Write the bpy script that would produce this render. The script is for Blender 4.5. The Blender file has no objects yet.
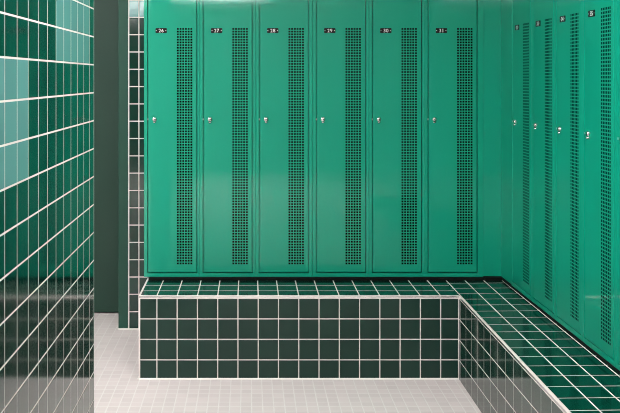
import bpy, bmesh, math
from mathutils import Vector, Matrix

C = bpy.context.scene.collection
F = 815.0                       # focal length in pixels (620 px wide frame)
EYE = 1.485

# ------------------------------------------------------------------ helpers
def link(name, me, m=None, parent=None, loc=None, rot=None):
    o = bpy.data.objects.new(name, me)
    C.objects.link(o)
    if m is not None and me is not None:
        if isinstance(m, (list, tuple)):
            for x in m:
                me.materials.append(x)
        else:
            me.materials.append(m)
    if parent is not None:
        o.parent = parent
    if loc is not None:
        o.location = loc
    if rot is not None:
        o.rotation_euler = rot
    return o

def to_mesh(bm, name, smooth=False):
    bmesh.ops.recalc_face_normals(bm, faces=bm.faces)
    me = bpy.data.meshes.new(name)
    bm.to_mesh(me)
    bm.free()
    if smooth:
        for p in me.polygons:
            p.use_smooth = True
    return me

def box_bm(x0, x1, y0, y1, z0, z1, bevel=0.0, seg=2, bm=None):
    bm = bm or bmesh.new()
    r = bmesh.ops.create_cube(bm, size=1.0)
    vs = r['verts']
    bmesh.ops.scale(bm, vec=(x1 - x0, y1 - y0, z1 - z0), verts=vs)
    bmesh.ops.translate(bm, vec=((x0 + x1) / 2, (y0 + y1) / 2, (z0 + z1) / 2), verts=vs)
    if bevel:
        es = list({e for v in vs for e in v.link_edges})
        bmesh.ops.bevel(bm, geom=es, offset=bevel, segments=seg, affect='EDGES', profile=0.5)
    return bm

def box(name, x0, x1, y0, y1, z0, z1, m, bevel=0.0, parent=None):
    return link(name, to_mesh(box_bm(x0, x1, y0, y1, z0, z1, bevel), name), m, parent)

def lathe_bm(profile, n=24, axis='Y'):
    """profile: list of (radius, height); height along -Y (towards the viewer)"""
    bm = bmesh.new()
    rings = []
    for r, h in profile:
        if r < 1e-6:
            rings.append([bm.verts.new((0, -h, 0))])
        else:
            rings.append([bm.verts.new((r * math.cos(2 * math.pi * k / n), -h, r * math.sin(2 * math.pi * k / n))) for k in range(n)])
    for a, b in zip(rings, rings[1:]):
        for k in range(n):
            k2 = (k + 1) % n
            if len(a) == 1 and len(b) > 1:
                bm.faces.new((a[0], b[k], b[k2]))
            elif len(b) == 1 and len(a) > 1:
                bm.faces.new((a[k], b[0], a[k2]))
            else:
                bm.faces.new((a[k], b[k], b[k2], a[k2]))
    return bm

def struct(o):
    o['kind'] = 'structure'
    return o

def tag(o, label, cat, group=None):
    o['label'] = label
    o['category'] = cat
    if group:
        o['group'] = group
    return o

# ------------------------------------------------------------------ materials
def srgb(r, g, b):
    f = lambda c: (c / 255 / 12.92) if c <= 10 else ((c / 255 + 0.055) / 1.055) ** 2.4
    return (f(r), f(g), f(b), 1.0)

class NT:
    def __init__(self, name):
        self.m = bpy.data.materials.new(name)
        self.m.use_nodes = True
        self.t = self.m.node_tree
        self.b = self.t.nodes['Principled BSDF']
    def new(self, typ, **kw):
        n = self.t.nodes.new(typ)
        for k, v in kw.items():
            setattr(n, k, v)
        return n
    def put(self, sock, v):
        if isinstance(v, bpy.types.NodeSocket):
            self.t.links.new(v, sock)
        else:
            sock.default_value = v
    def math(self, op, a, b=None, c=None, clamp=False):
        n = self.new('ShaderNodeMath', operation=op, use_clamp=clamp)
        self.put(n.inputs[0], a)
        if b is not None:
            self.put(n.inputs[1], b)
        if c is not None:
            self.put(n.inputs[2], c)
        return n.outputs[0]
    def smooth(self, x, lo, hi):
        n = self.new('ShaderNodeMapRange', interpolation_type='SMOOTHSTEP')
        self.put(n.inputs[0], x)
        n.inputs[1].default_value = lo
        n.inputs[2].default_value = hi
        return n.outputs[0]
    def mix(self, f, a, b):
        n = self.new('ShaderNodeMix', data_type='RGBA')
        self.put(n.inputs[0], f)
        self.put(n.inputs[6], a)
        self.put(n.inputs[7], b)
        return n.outputs[2]
    def noise(self, scale, detail=2.0, vec=None):
        n = self.new('ShaderNodeTexNoise')
        n.inputs['Scale'].default_value = scale
        n.inputs['Detail'].default_value = detail
        if vec is not None:
            self.put(n.inputs['Vector'], vec)
        return n.outputs[0]
    def coords(self):
        return self.new('ShaderNodeTexCoord').outputs['Object']

def plain(name, col, rough=0.5, metal=0.0, bump=0.0, bscale=300.0, var=0.0, spec=0.5, coat=0.0):
    k = NT(name)
    co = k.coords()
    if var:
        f = k.noise(6.0, 3.0, co)
        dark = tuple(c * (1 - var) for c in col[:3]) + (1,)
        lite = tuple(min(1, c * (1 + var)) for c in col[:3]) + (1,)
        k.put(k.b.inputs['Base Color'], k.mix(f, dark, lite))
    else:
        k.b.inputs['Base Color'].default_value = col
    k.b.inputs['Roughness'].default_value = rough
    k.b.inputs['Metallic'].default_value = metal
    k.b.inputs['Specular IOR Level'].default_value = spec
    k.b.inputs['Coat Weight'].default_value = coat
    k.b.inputs['Coat Roughness'].default_value = 0.05
    if bump:
        n = k.noise(bscale, 2.0, co)
        bn = k.new('ShaderNodeBump')
        bn.inputs['Strength'].default_value = 1.0
        bn.inputs['Distance'].default_value = bump
        k.put(bn.inputs['Height'], n)
        k.put(k.b.inputs['Normal'], bn.outputs[0])
    return k.m

def tile(name, au, av, u0, pu, v0, pv, col, grout, gw, skew_uv=0.0, skew_vu=0.0, ref_u=0.0, ref_v=0.0, gwv=None, spec=0.5, jdim=1.0,
         blocks=(), alt=None, alt_grout=None, rough=0.1, tilt=0.0012, wave=0.00025, var=0.12, edge=0.004, recess=0.0012):
    """square ceramic tiles; au, av name the object-space axes, u0/v0 a joint, pu/pv the pitch"""
    k = NT(name)
    co = k.coords()
    s = k.new('ShaderNodeSeparateXYZ')
    k.put(s.inputs[0], co)
    U, V = s.outputs[au], s.outputs[av]
    u = U if not skew_uv else k.math('SUBTRACT', U, k.math('MULTIPLY', k.math('SUBTRACT', V, ref_v), skew_uv))
    v = V if not skew_vu else k.math('SUBTRACT', V, k.math('MULTIPLY', k.math('SUBTRACT', U, ref_u), skew_vu))
    u = k.math('DIVIDE', k.math('SUBTRACT', u, u0), pu)
    v = k.math('DIVIDE', k.math('SUBTRACT', v, v0), pv)
    iu, iv = k.math('FLOOR', u), k.math('FLOOR', v)
    fu, fv = k.math('SUBTRACT', u, iu), k.math('SUBTRACT', v, iv)
    du = k.math('MULTIPLY', k.math('MINIMUM', fu, k.math('SUBTRACT', 1.0, fu)), pu)
    dv = k.math('MULTIPLY', k.math('MINIMUM', fv, k.math('SUBTRACT', 1.0, fv)), pv)
    gwv = gwv or gw
    jt = k.math('GREATER_THAN', dv, gwv / 2)          # 1 where only a u-joint can run
    d = k.math('MINIMUM', k.math('MULTIPLY', du, gwv / gw), dv)
    gw = gwv
    is_tile = k.smooth(d, gw / 2 - 0.0003, gw / 2 + 0.0003)
    dome = k.smooth(d, gw / 2 - 0.0005, gw / 2 + edge)
    cv = k.new('ShaderNodeCombineXYZ')
    k.put(cv.inputs[0], iu)
    k.put(cv.inputs[1], iv)
    wn = k.new('ShaderNodeTexWhiteNoise', noise_dimensions='2D')
    k.put(wn.inputs['Vector'], cv.outputs[0])
    sep = k.new('ShaderNodeSeparateColor')
    k.put(sep.inputs[0], wn.outputs['Color'])
    r1, r2, r3 = sep.outputs
    dark = tuple(c * (1 - var) for c in col[:3]) + (1,)
    lite = tuple(min(1, c * (1 + var)) for c in col[:3]) + (1,)
    base = k.mix(r3, dark, lite)
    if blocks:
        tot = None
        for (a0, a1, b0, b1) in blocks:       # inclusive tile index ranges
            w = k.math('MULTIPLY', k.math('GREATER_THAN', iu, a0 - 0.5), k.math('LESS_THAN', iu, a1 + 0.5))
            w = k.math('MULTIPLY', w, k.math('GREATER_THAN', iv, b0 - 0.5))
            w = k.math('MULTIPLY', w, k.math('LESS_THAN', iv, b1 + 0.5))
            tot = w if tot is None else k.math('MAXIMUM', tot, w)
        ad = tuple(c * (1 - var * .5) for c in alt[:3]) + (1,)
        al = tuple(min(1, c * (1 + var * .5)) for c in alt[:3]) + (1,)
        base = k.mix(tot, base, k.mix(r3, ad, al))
    gn = k.noise(25.0, 3.0, co)
    g2 = tuple(c * 0.86 for c in grout[:3]) + (1,)
    colr = k.mix(is_tile, k.mix(gn, g2, grout), base)
    k.b.inputs['Specular IOR Level'].default_value = spec
    k.put(k.b.inputs['Base Color'], colr)
    k.put(k.b.inputs['Roughness'], k.math('MULTIPLY_ADD', is_tile, rough - 0.75, 0.75))
    # relief: sunk joints, pillowed edges, each tile very slightly out of true, glaze ripple
    h = k.math('MULTIPLY', dome, recess)
    t = k.math('ADD', k.math('MULTIPLY', k.math('SUBTRACT', r1, 0.5), k.math('SUBTRACT', fu, 0.5)),
               k.math('MULTIPLY', k.math('SUBTRACT', r2, 0.5), k.math('SUBTRACT', fv, 0.5)))
    h = k.math('ADD', h, k.math('MULTIPLY', t, tilt))
    h = k.math('ADD', h, k.math('MULTIPLY', k.noise(6.0, 0.0, co), wave))
    bn = k.new('ShaderNodeBump')
    bn.inputs['Strength'].default_value = 1.0
    bn.inputs['Distance'].default_value = 1.0
    k.put(bn.inputs['Height'], h)
    k.put(k.b.inputs['Normal'], bn.outputs[0])
    return k.m

def emit(name, col, s):
    k = NT(name)
    k.b.inputs['Base Color'].default_value = (0.8, 0.8, 0.8, 1)
    k.b.inputs['Emission Color'].default_value = col
    k.b.inputs['Emission Strength'].default_value = s
    return k.m

GREEN = (0.0006, 0.028, 0.0175, 1)          # glazed bottle-green tile
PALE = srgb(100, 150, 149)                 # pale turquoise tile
GROUT = srgb(226, 216, 212)
M_locker = plain('locker_paint', (0.0, 0.315, 0.198, 1), rough=0.40, spec=0.25, bump=0.00003, bscale=260, var=0.03, coat=0.6)
M_dark = plain('black_and_shade', (0.004, 0.004, 0.004, 1), rough=0.8, spec=0.15)  # black parts; also the shade behind door holes and under lockers
M_plate = plain('black_plate', (0.008, 0.006, 0.006, 1), rough=0.5, spec=0.2)
M_digit = plain('white_digit', (0.8, 0.76, 0.76, 1), rough=0.5)
M_chrome = plain('chrome', (0.62, 0.60, 0.59, 1), rough=0.2, metal=1.0)
M_trim = plain('white_trim', srgb(232, 222, 218), rough=0.4)
M_latch = plain('zinc_latch', (0.42, 0.52, 0.47, 1), rough=0.5)
M_nose = plain('steel_nosing', (0.80, 0.78, 0.76, 1), rough=0.25, metal=1.0)
M_caulk = plain('white_caulk', srgb(236, 232, 228), rough=0.6)
M_door = plain('door_paint', (0.009, 0.044, 0.028, 1), spec=0.35, rough=0.45, var=0.04)
M_jamb = plain('jamb_paint', (0.008, 0.062, 0.040, 1), spec=0.35, rough=0.4, var=0.04)
M_white = plain('wall_paint', (0.72, 0.71, 0.69, 1), rough=0.8, var=0.03)
M_ceil = plain('ceiling_paint', (0.55, 0.54, 0.53, 1), rough=0.85, var=0.02)
M_bead = plain('grey_bead', srgb(150, 160, 150), rough=0.5)
M_void = plain('dark_plaster', (0.02, 0.02, 0.02, 1), rough=0.9)
M_lamp = emit('lamp_diffuser', (1.0, 0.970, 0.965, 1), 25.0)
M_lamp2 = emit('bright_lamp_diffuser', (1.0, 0.970, 0.965, 1), 40.0)

SK = 0.0083                                # the right-hand run is laid a hair out of square
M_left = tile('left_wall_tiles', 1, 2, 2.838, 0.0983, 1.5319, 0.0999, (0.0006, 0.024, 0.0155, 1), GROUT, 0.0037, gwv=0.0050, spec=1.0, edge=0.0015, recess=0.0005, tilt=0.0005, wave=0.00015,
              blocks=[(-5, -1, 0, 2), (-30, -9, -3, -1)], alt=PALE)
M_back = tile('back_wall_tiles', 0, 2, -0.653, 0.10236, 0.1029, 0.10236, GREEN, GROUT, 0.0060,
              blocks=[(-8, 40, 17, 17)], alt=PALE)
M_bf = tile('bench_front_tiles', 0, 2, -0.4558, 0.09996, 0.0945, 0.1010, GREEN, GROUT, 0.0050, tilt=0.0003, var=0.05, spec=0.4, rough=0.3)
M_btb = tile('bench_top_tiles', 0, 1, -0.4558, 0.09996, 4.1130, 0.1060, GREEN, GROUT, 0.0055)
M_btr = tile('bench_seat_tiles', 0, 1, 1.1364, 0.0993, 2.6316, 0.1019, GREEN, GROUT, 0.0055, gwv=0.0042,
             skew_uv=0.0075, ref_v=3.4, skew_vu=0.028, ref_u=1.03)
M_bs = tile('bench_side_tiles', 1, 2, 2.861, 0.1023, 0.0945, 0.1010, GREEN, GROUT, 0.0024, gwv=0.0045, spec=1.0, edge=0.0015, recess=0.0005, tilt=0.0005, wave=0.00015)
M_floor = tile('floor_mosaic', 0, 1, 0.4605, 0.0500, 3.883, 0.0500, srgb(220, 210, 208), srgb(240, 235, 232), 0.005,
               rough=0.35, tilt=0.0003, wave=0.0001, var=0.04, edge=0.002, recess=0.0004)

# ------------------------------------------------------------------ the room
H = 2.56
XL, XR, YF, YB = -2.7, 1.86, -4.0, 4.82
struct(box('floor', XL, XR + .1, YF, 5.35, -0.06, 0.0, M_floor))
struct(box('ceiling', XL, XR + .1, YF, 5.35, H, H + 0.06, M_ceil))
struct(box('wall_front', XL, XR, YF - .1, YF, 0, H, M_back))
struct(box('wall_right', XR, XR + .1, YF, YB, 0, H, M_left))
struct(box('wall_far_left', XL - .1, XL, YF, 5.35, 0, H, M_white))
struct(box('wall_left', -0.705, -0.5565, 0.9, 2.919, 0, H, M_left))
struct(box('wall_back', -0.715, XR + .1, YB, 5.2, 0, H, M_back))
struct(box('wall_back_left', XL, -1.76, YB, 5.2, 0, H, M_white))
struct(box('wall_lintel', -1.76, -0.774, YB, 5.2, 2.12, H, M_white))
struct(box('wall_beyond', XL, -0.6, 5.24, 5.35, 0, H, M_void))
# doorway on the left: painted frame and recessed door
fr = bmesh.new()
box_bm(-0.774, -0.7155, YB - 0.004, 5.2, 0, 2.12, 0.004, 2, fr)
struct(link('trim_1', to_mesh(fr, 'trim_1'), M_jamb))
struct(box('door_1', -1.755, -0.775, 5.137, 5.18, 0.008, 2.115, M_door, 0.002))
# corner bead on the free end of the tiled partition and on the back wall edge
struct(box('trim_2', -0.5585, -0.5560, 2.915, 2.921, 0, H, M_bead, 0.001))
struct(box('trim_3', -0.7165, -0.7095, YB - 0.002, YB + .004, 0, H, M_trim))
# caulk lines at the floor
struct(box('baseboard_back', -0.774, -0.546, YB - 0.012, YB - .0045, 0.0, 0.006, M_caulk))

# ------------------------------------------------------------------ tiled bench (L shape)
ZB = EYE - 1.0742
XB0, XB1, YB0 = -0.544, 1.0335, 4.02
YE = 1.3
xe = XB1 - SK * (YB0 - YE)
bm = bmesh.new()
def V(x, y, z): return bm.verts.new((x, y, z))
pts = [(XB0, 4.816), (XB0, YB0), (XB1, YB0), (xe, YE), (1.855, YE), (1.855, YB0), (1.855, 4.816), (XB1, 4.816)]
bot = [V(x, y, 0.0) for x, y in pts]
top = [V(x, y, ZB) for x, y in pts]
faces = [((top[0], top[1], top[2], top[7]), 1), ((top[2], top[3], top[4], top[5]), 2),
         ((top[7], top[2], top[5], top[6]), 2)]
mi = {0: 3, 1: 0, 2: 3, 3: 0, 4: 3, 5: 3, 6: 0, 7: 0}
for i in range(8):
    j = (i + 1) % 8
    faces.append(((bot[i], bot[j], top[j], top[i]), mi[i]))
faces.append((tuple(bot), 0))
for vs, m in faces:
    f = bm.faces.new(vs)
    f.material_index = m
bench = link('tiled_bench', to_mesh(bm, 'tiled_bench'), [M_bf, M_btb, M_btr, M_bs])
tag(bench, 'L-shaped built-in bench clad in dark green square tiles with white joints, under the lockers', 'bench')

def strip(name, prof, p0, p1, out, m, parent):
    """extrude a 2-D profile (outward, up) from p0 to p1; 'out' is the outward direction"""
    b = bmesh.new()
    a = [b.verts.new((p0[0] + out[0] * o, p0[1] + out[1] * o, p0[2] + z)) for o, z in prof]
    c = [b.verts.new((p1[0] + out[0] * o, p1[1] + out[1] * o, p1[2] + z)) for o, z in prof]
    n = len(prof)
    for i in range(n):
        j = (i + 1) % n
        b.faces.new((a[i], a[j], c[j], c[i]))
    b.faces.new(a)
    b.faces.new(list(reversed(c)))
    return link(name, to_mesh(b, name), m, parent)
# metal nosing along the front edges, with a white joint on either side of it
P = [(-0.0012, -0.0012), (0.0010, -0.0012), (0.0010, -0.0102), (-0.0012, -0.0102)]
J1 = [(-0.0062, -0.0012), (-0.0062, 0.0006), (0.0004, 0.0006), (0.0010, -0.0002), (0.0010, -0.0012)]
J2 = [(0.0006, -0.0102), (0.0006, -0.0138), (-0.002, -0.0138), (-0.002, -0.0102)]
for p0, p1, out in (((XB0, YB0, ZB), (XB1, YB0, ZB), (0, -1)), ((XB1, YB0, ZB), (xe, YE, ZB), (-1, 0))):
    strip('edge_trim', P, p0, p1, out, M_nose, bench)
    strip('trim_joint', J1, p0, p1, out, M_trim, bench)
    strip('trim_joint', J2, p0, p1, out, M_trim, bench)
box('corner_trim', XB0 - .0015, XB0 + .006, YB0 - .0016, YB0 + .006, 0, ZB - .0115, M_trim, 0, bench)
box('corner_joint', XB1 - .0035, XB1 + .002, YB0 - .0035, YB0 + .001, 0, ZB - .0115, M_trim, 0, bench)
strip('end_trim', [(-0.007, -.004), (-0.007, 0.0012), (0.0015, 0.0012), (0.0015, -0.006), (-.002, -.006)],
      (XB0, 4.816, ZB), (XB0, YB0, ZB), (-1, 0), M_trim, bench)
K = [(0, 0.0), (0.0, 0.005), (0.004, 0.003), (0.009, 0.0)]
strip('caulk_bead', K, (XB0, YB0, 0), (XB1, YB0, 0), (0, -1), M_caulk, bench)
strip('caulk_bead', K, (XB0, 4.815, 0), (XB0, YB0, 0), (-1, 0), M_caulk, bench)

# ------------------------------------------------------------------ lockers
ZL = EYE - 1.0625            # underside of the lockers
YL = 4.35                    # front plane of the back run
LH, LD = 1.70, 0.455
DX0, DX1 = 0.0232, 0.2798    # door edges
DZ0, DZ1 = 0.0255, LH - 0.0255
GAP = 0.0060

def body_mesh(w):
    b = bmesh.new()
    ax0, ax1, az0, az1 = DX0 - GAP, DX1 + GAP, DZ0 - GAP, DZ1 + GAP
    R = lambda x0, x1, z0, z1, y: [b.verts.new(p) for p in ((x0, y, z0), (x1, y, z0), (x1, y, z1), (x0, y, z1))]
    c = 0.0009
    o1 = R(c, w - c, c, LH - c, 0.0)
    o0 = R(0, w, 0, LH, c)
    ob = R(0, w, 0, LH, LD)
    i0 = R(ax0, ax1, az0, az1, 0.0)
    i1 = R(ax0 + .0006, ax1 - .0006, az0 + .0006, az1 - .0006, 0.0006)
    i2 = R(ax0 + .0006, ax1 - .0006, az0 + .0006, az1 - .0006, 0.022)
    i3 = R(ax0 + .012, ax1 - .012, az0 + .012, az1 - .012, 0.022)    # door stop
    i4 = R(ax0 + .012, ax1 - .012, az0 + .012, az1 - .012, 0.026)
    for p, q in ((ob, o0), (o0, o1), (o1, i0), (i0, i1), (i1, i2), (i2, i3), (i3, i4)):
        for k in range(4):
            j = (k + 1) % 4
            b.faces.new((p[k], p[j], q[j], q[k]))
    b.faces.new(ob)
    return to_mesh(b, 'locker_body')

def door_mesh():
    """sheet-metal door with a six-column field of square punched holes"""
    b = bmesh.new()
    pitch, hw, hh = 0.01440, 0.0052, 0.0048
    hx = [0.1806 + pitch * k for k in range(6)]
    zt, zb = EYE + 0.2615 - ZL, EYE - 0.990 - ZL
    hz = [zb + (zt - zb) / 87 * k for k in range(88)]
    c = 0.0014
    xs, zs = [DX0 + c], [DZ0 + c]
    for x in hx: xs += [x - hw, x + hw]
    for z in hz: zs += [z - hh, z + hh]
    xs.append(DX1 - c); zs.append(DZ1 - c)
    y = -0.0004
    g = [[b.verts.new((x, y, z)) for z in zs] for x in xs]
    gi = {}
    T = 0.0004
    def back(i, j):
        if (i, j) not in gi:
            v = g[i][j].co
            gi[(i, j)] = b.verts.new((v.x, v.y + T, v.z))
        return gi[(i, j)]
    for i in range(len(xs) - 1):
        for j in range(len(zs) - 1):
            if i % 2 == 1 and j % 2 == 1:
                q = [(i, j), (i + 1, j), (i + 1, j + 1), (i, j + 1)]
                for k in range(4):
                    a, d = q[k], q[(k + 1) % 4]
                    b.faces.new((g[a[0]][a[1]], g[d[0]][d[1]], back(*d), back(*a)))
            else:
                b.faces.new((g[i][j], g[i + 1][j], g[i + 1][j + 1], g[i][j + 1]))
    # folded edge
    nx, nz = len(xs) - 1, len(zs) - 1
    loop = [(i, 0) for i in range(nx)] + [(nx, j) for j in range(nz)] + [(i, nz) for i in range(nx, 0, -1)] + [(0, j) for j in range(nz, 0, -1)]
    def off(i, j, yy, o):
        v = g[i][j].co
        x = v.x + (o if i == nx else -o if i == 0 else 0)
        z = v.z + (o if j == nz else -o if j == 0 else 0)
        return b.verts.new((x, yy, z))
    prev = [g[i][j] for i, j in loop]
    for yy, o in ((-0.0001, c * 0.62), (0.0006, c), (0.0125, c)):
        cur = [off(i, j, yy, o) for i, j in loop]
        n = len(loop)
        for k in range(n):
            b.faces.new((prev[k], prev[(k + 1) % n], cur[(k + 1) % n], cur[k]))
        prev = cur
    return to_mesh(b, 'door')

def plate_mesh():
    b = bmesh.new()
    w, h, r, n = 0.0605, 0.0262, 0.004, 5
    prof = []
    for cx, cz, a0 in ((w / 2 - r, h / 2 - r, 0), (-w / 2 + r, h / 2 - r, 90), (-w / 2 + r, -h / 2 + r, 180), (w / 2 - r, -h / 2 + r, 270)):
        for k in range(n):
            a = math.radians(a0 + 90 * k / (n - 1))
            prof.append((cx + r * math.cos(a), cz + r * math.sin(a)))
    s = 0.95
    A = [b.verts.new((x, 0, z)) for x, z in prof]
    B = [b.verts.new((x, -0.0016, z)) for x, z in prof]
    D = [b.verts.new((x * (1 - .0008 / w * 2), -0.0022, z * (1 - .0008 / h * 2))) for x, z in prof]
    for p, q in ((A, B), (B, D)):
        for k in range(len(prof)):
            j = (k + 1) % len(prof)
            b.faces.new((p[k], p[j], q[j], q[k]))
    b.faces.new(D)
    b.faces.new(A)
    return to_mesh(b, 'number_plate')

ME_door = door_mesh()
ME_plate = plate_mesh()
ME_hole_shade = to_mesh(box_bm(0.168, 0.266, 0.0022, 0.0034, 0.05, 1.345), 'hole_shade')  # dark sheet standing in for the shade inside the locker behind the holes
ME_screw = to_mesh(lathe_bm([(0.0036, 0), (0.0036, 0.0006), (0.0028, 0.0012), (0, 0.0015)], 16), 'screw', True)
ME_lock = to_mesh(lathe_bm([(0.0118, 0), (0.0118, 0.0012), (0.0108, 0.0022), (0.0092, 0.0025), (0.0090, 0.0050), (0.0082, 0.0066), (0.0060, 0.0074), (0.0, 0.0077)], 28), 'lock', True)
def staple_mesh():
    b = bmesh.new()
    # D-shaped padlock staple under the barrel
    n, m = 14, 8
    rings = []
    for i in range(n + 1):
        a = math.pi * i / n
        c = Vector((0.0062 * math.cos(a), -0.0065 * math.sin(a) - 0.0015, 0))
        d = Vector((-math.sin(a), -math.cos(a), 0)).normalized()
        e1 = Vector((0, 0, 1)); e2 = d.cross(e1)
        rings.append([b.verts.new(c + e1 * 0.0034 * math.cos(2 * math.pi * k / m) + e2 * 0.0024 * math.sin(2 * math.pi * k / m)) for k in range(m)])
    for p, q in zip(rings, rings[1:]):
        for k in range(m):
            j = (k + 1) % m
            b.faces.new((p[k], p[j], q[j], q[k]))
    b.faces.new(rings[0]); b.faces.new(list(reversed(rings[-1])))
    return to_mesh(b, 'staple', True)
ME_staple = staple_mesh()
ME_slot = to_mesh(box_bm(-0.0007, 0.0007, -0.0082, -0.0073, -0.0035, 0.0035), 'keyhole')
ME_latch = to_mesh(box_bm(DX0 - GAP - .0005, DX0 + .0008, 0.0001, 0.008, -0.0045, 0.0045, 0.0008), 'latch')
ME_digit = {}
def digit_mesh(ch):
    if ch not in ME_digit:
        cu = bpy.data.curves.new('digit', 'FONT')
        cu.body = ch
        cu.size = 0.0262
        cu.align_x = 'CENTER'
        cu.align_y = 'CENTER'
        cu.extrude = 0.0003
        cu.offset = 0.0006 if ch in '1457' else 0.00015
        o = bpy.data.objects.new('digit_source', cu)
        C.objects.link(o)
        bpy.context.view_layer.update()
        me = bpy.data.meshes.new_from_object(o.evaluated_get(bpy.context.evaluated_depsgraph_get()))
        bpy.data.objects.remove(o)
        me.transform(Matrix.Rotation(math.pi / 2, 4, 'X'))
        xs = [v.co.x for v in me.vertices]
        zs = [v.co.z for v in me.vertices]
        me.transform(Matrix.Translation((-(min(xs) + max(xs)) / 2, 0, -(min(zs) + max(zs)) / 2)))
        me.materials.clear()
        me.materials.append(M_digit)
        ME_digit[ch] = me
    return ME_digit[ch]

ME_body = {}
def locker(num, loc, rotz, w, label, group, plinth_inset=0.0, shade_lip=0.002):
    t = bpy.data.objects.new('locker', None)
    C.objects.link(t)
    t.empty_display_size = 0.1
    t.location = loc
    t.rotation_euler = (0, 0, rotz)
    tag(t, label, 'locker', group)
    if w not in ME_body:
        ME_body[w] = body_mesh(w)
        ME_body[w].materials.append(M_locker)
    link('body', ME_body[w], None, t)
    link('door', ME_door, None, t)
    link('hole_shade', ME_hole_shade, None, t)
    link('plinth_and_shade', to_mesh(box_bm(plinth_inset, w - .0002, -shade_lip, LD - .02, -(ZL - ZB) + .0004, -.0001), 'plinth_and_shade'), M_dark, t)  # base strip; its forward lip stands in for shade on the bench
    p = link('number_plate', ME_plate, None, t, (0.0918, -0.0004, EYE + 0.2525 - ZL))
    for s in (-1, 1):
        link('screw', ME_screw, None, p, (s * 0.0252, -0.0020, 0))
    for ch, s in zip(str(num), (-1, 1)):
        link('digit', digit_mesh(ch), None, p, (s * 0.0072, -0.0024, 0))
    k = link('lock', ME_lock, None, t, (0.0560, -0.0004, EYE - 0.2215 - ZL))
    link('staple', ME_staple, None, k, (0.0, 0.0015, -0.0155))
    link('keyhole', ME_slot, None, k)
    link('latch', ME_latch, None, t, (0, 0, EYE - 0.2215 - ZL))
    return t

for me, m in ((ME_door, M_locker), (ME_hole_shade, M_dark), (ME_plate, M_plate), (ME_screw, M_chrome), (ME_lock, M_chrome), (ME_staple, M_chrome), (ME_slot, M_dark), (ME_latch, M_latch)):
    me.materials.append(m)

S = F / YL
x_at = [144.0, 199.5, 255.6, 312.6, 368.6, 424.2, 483.2]
backs = [
    (26, 'green metal locker numbered 26, at the left end of the back row'),
    (27, 'green metal locker numbered 27, second from the left end of the back row'),
    (28, 'green metal locker numbered 28, third from the left end of the back row'),
    (29, 'green metal locker numbered 29, fourth from the left end of the back row'),
    (30, 'green metal locker numbered 30, between lockers 29 and 31 on the back row'),
    (31, 'green metal locker numbered 31, right end of the back row, next to the corner'),
]
for i, (num, lab) in enumerate(backs):
    x0 = (x_at[i] - 249.3) / S
    x1 = (x_at[i + 1] - 249.3) / S - (0.0006 if i == 2 else 0.0003)
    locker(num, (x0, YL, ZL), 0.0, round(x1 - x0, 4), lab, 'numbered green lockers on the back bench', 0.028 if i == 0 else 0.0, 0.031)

# right-hand run, facing left
XC = 1.343
rz = -math.pi / 2
def on_right(s):             # point on the right run's front line, s metres from the corner towards the camera
    return (XC, YL - s, ZL)
PITCH = 0.2963
rights = [
    (32, 'green metal locker numbered 32, nearest the corner on the right-hand row'),
    (33, 'green metal locker numbered 33, second from the corner on the right-hand row'),
    (34, 'green metal locker numbered 34, third from the corner on the right-hand row'),
    (35, 'green metal locker numbered 35, fourth from the corner on the right-hand row'),
    (36, 'green metal locker cut off by the right picture edge, only its left stile showing'),
]
S0 = 0.175
for i, (num, lab) in enumerate(rights):
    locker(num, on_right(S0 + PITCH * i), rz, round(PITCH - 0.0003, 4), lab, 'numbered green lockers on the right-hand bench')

# folded sheet closing the inside corner between the two runs
fx0 = (483.2 - 249.3) / S + 0.0004
b = bmesh.new()
T = 0.0015
cc = on_right(0)
ce = on_right(S0 - 0.0004)
z0, z1 = ZL + 0.004, ZL + LH
yf = YL + 0.002
plan = [(fx0, yf), (XC + 0.0015, yf), (ce[0] + 0.0015, ce[1]), (ce[0] + 0.4, ce[1]), (ce[0] + 0.4, 4.80), (fx0, 4.80)]
lo = [b.verts.new((x, y, z0)) for x, y in plan]
hi = [b.verts.new((x, y, z1)) for x, y in plan]
for i in range(6):
    j = (i + 1) % 6
    b.faces.new((lo[i], lo[j], hi[j], hi[i]))
b.faces.new(lo); b.faces.new(hi)
filler = link('corner_filler', to_mesh(b, 'corner_filler'), M_locker)
tag(filler, 'plain green metal filler panel closing the inside corner between locker 31 and locker 32', 'panel')
pl = [(fx0, YL - .031), (XC - .002, YL - .031), (XC - .002, ce[1]), (ce[0] + .3, ce[1]), (ce[0] + .3, 4.78), (fx0, 4.78)]  # front lip carries the same dark shade band across the corner
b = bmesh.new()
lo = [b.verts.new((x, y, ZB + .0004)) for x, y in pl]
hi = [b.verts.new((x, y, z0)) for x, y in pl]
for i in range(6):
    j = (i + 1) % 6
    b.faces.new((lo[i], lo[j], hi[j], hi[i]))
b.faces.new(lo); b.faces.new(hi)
link('plinth_and_shade', to_mesh(b, 'plinth_and_shade'), M_dark, filler)

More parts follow.
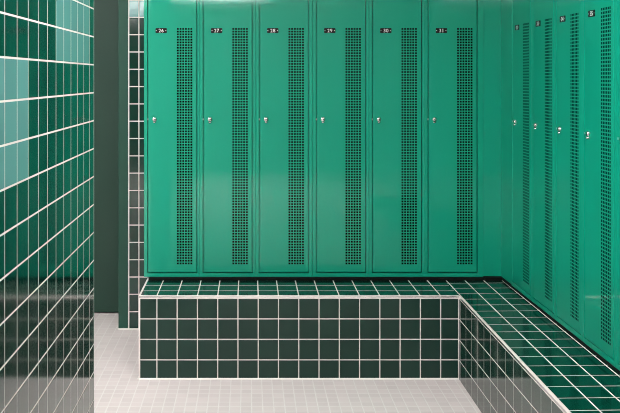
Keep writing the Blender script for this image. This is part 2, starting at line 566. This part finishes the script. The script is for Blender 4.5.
# ------------------------------------------------------------------ ceiling lights (out of the frame, they light the room)
def ceiling_light(x0, x1, y0, y1, label, glow):
    t = bpy.data.objects.new('ceiling_light', None)
    C.objects.link(t)
    t.location = ((x0 + x1) / 2, (y0 + y1) / 2, H)
    tag(t, label, 'lamp')
    hx, hy = (x1 - x0) / 2, (y1 - y0) / 2
    b = bmesh.new()
    R = lambda ix, iy, z: [b.verts.new(p) for p in ((-ix, -iy, z), (ix, -iy, z), (ix, iy, z), (-ix, iy, z))]
    rings = [R(hx, hy, 0), R(hx, hy, -0.03), R(hx - .02, hy - .02, -0.03), R(hx - .02, hy - .02, -0.012)]
    for p, q in zip(rings, rings[1:]):
        for k in range(4):
            j = (k + 1) % 4
            b.faces.new((p[k], p[j], q[j], q[k]))
    link('frame', to_mesh(b, 'frame'), M_white, t)
    link('diffuser', to_mesh(box_bm(-hx + .02, hx - .02, -hy + .02, hy - .02, -0.022, -0.012), 'diffuser'), glow, t)
ceiling_light(-0.95, 0.25, -2.3, -1.1, 'right of the two white ceiling light panels behind the camera position', M_lamp2)
ceiling_light(-2.4, -1.2, -2.3, -1.1, 'left of the two white ceiling light panels behind the camera position', M_lamp2)
ceiling_light(-0.1, 0.9, 1.9, 2.5, 'white ceiling light panel over the aisle in front of the lockers', M_lamp)
ceiling_light(-2.0, -1.0, 3.4, 4.0, 'white ceiling light panel in the passage by the green door', M_lamp)

# ------------------------------------------------------------------ camera, world, view
cam = bpy.data.cameras.new('camera')
cam.sensor_fit = 'HORIZONTAL'
cam.sensor_width = 36.0
cam.lens = F / 620 * 36.0
cam.shift_x = (310 - 249.3) / 620
cam.shift_y = -(206.5 - 77.9) / 620
cam.clip_start = 0.02
co = bpy.data.objects.new('camera', cam)
C.objects.link(co)
co.location = (0, 0, EYE)
co.rotation_euler = (math.pi / 2, 0, 0)
sc = bpy.context.scene
sc.camera = co
w = bpy.data.worlds.new('world')
sc.world = w
w.use_nodes = True
w.node_tree.nodes['Background'].inputs[0].default_value = (0.5, 0.5, 0.5, 1)
w.node_tree.nodes['Background'].inputs[1].default_value = 0.05
vs = sc.view_settings
vs.view_transform = 'Standard'
vs.look = 'None'
vs.gamma = 1.0
vs.use_curve_mapping = False
vs.exposure = 0.0
sc.cycles.max_bounces = 10
sc.cycles.use_denoising = True
sc.cycles.filter_width = 1.0
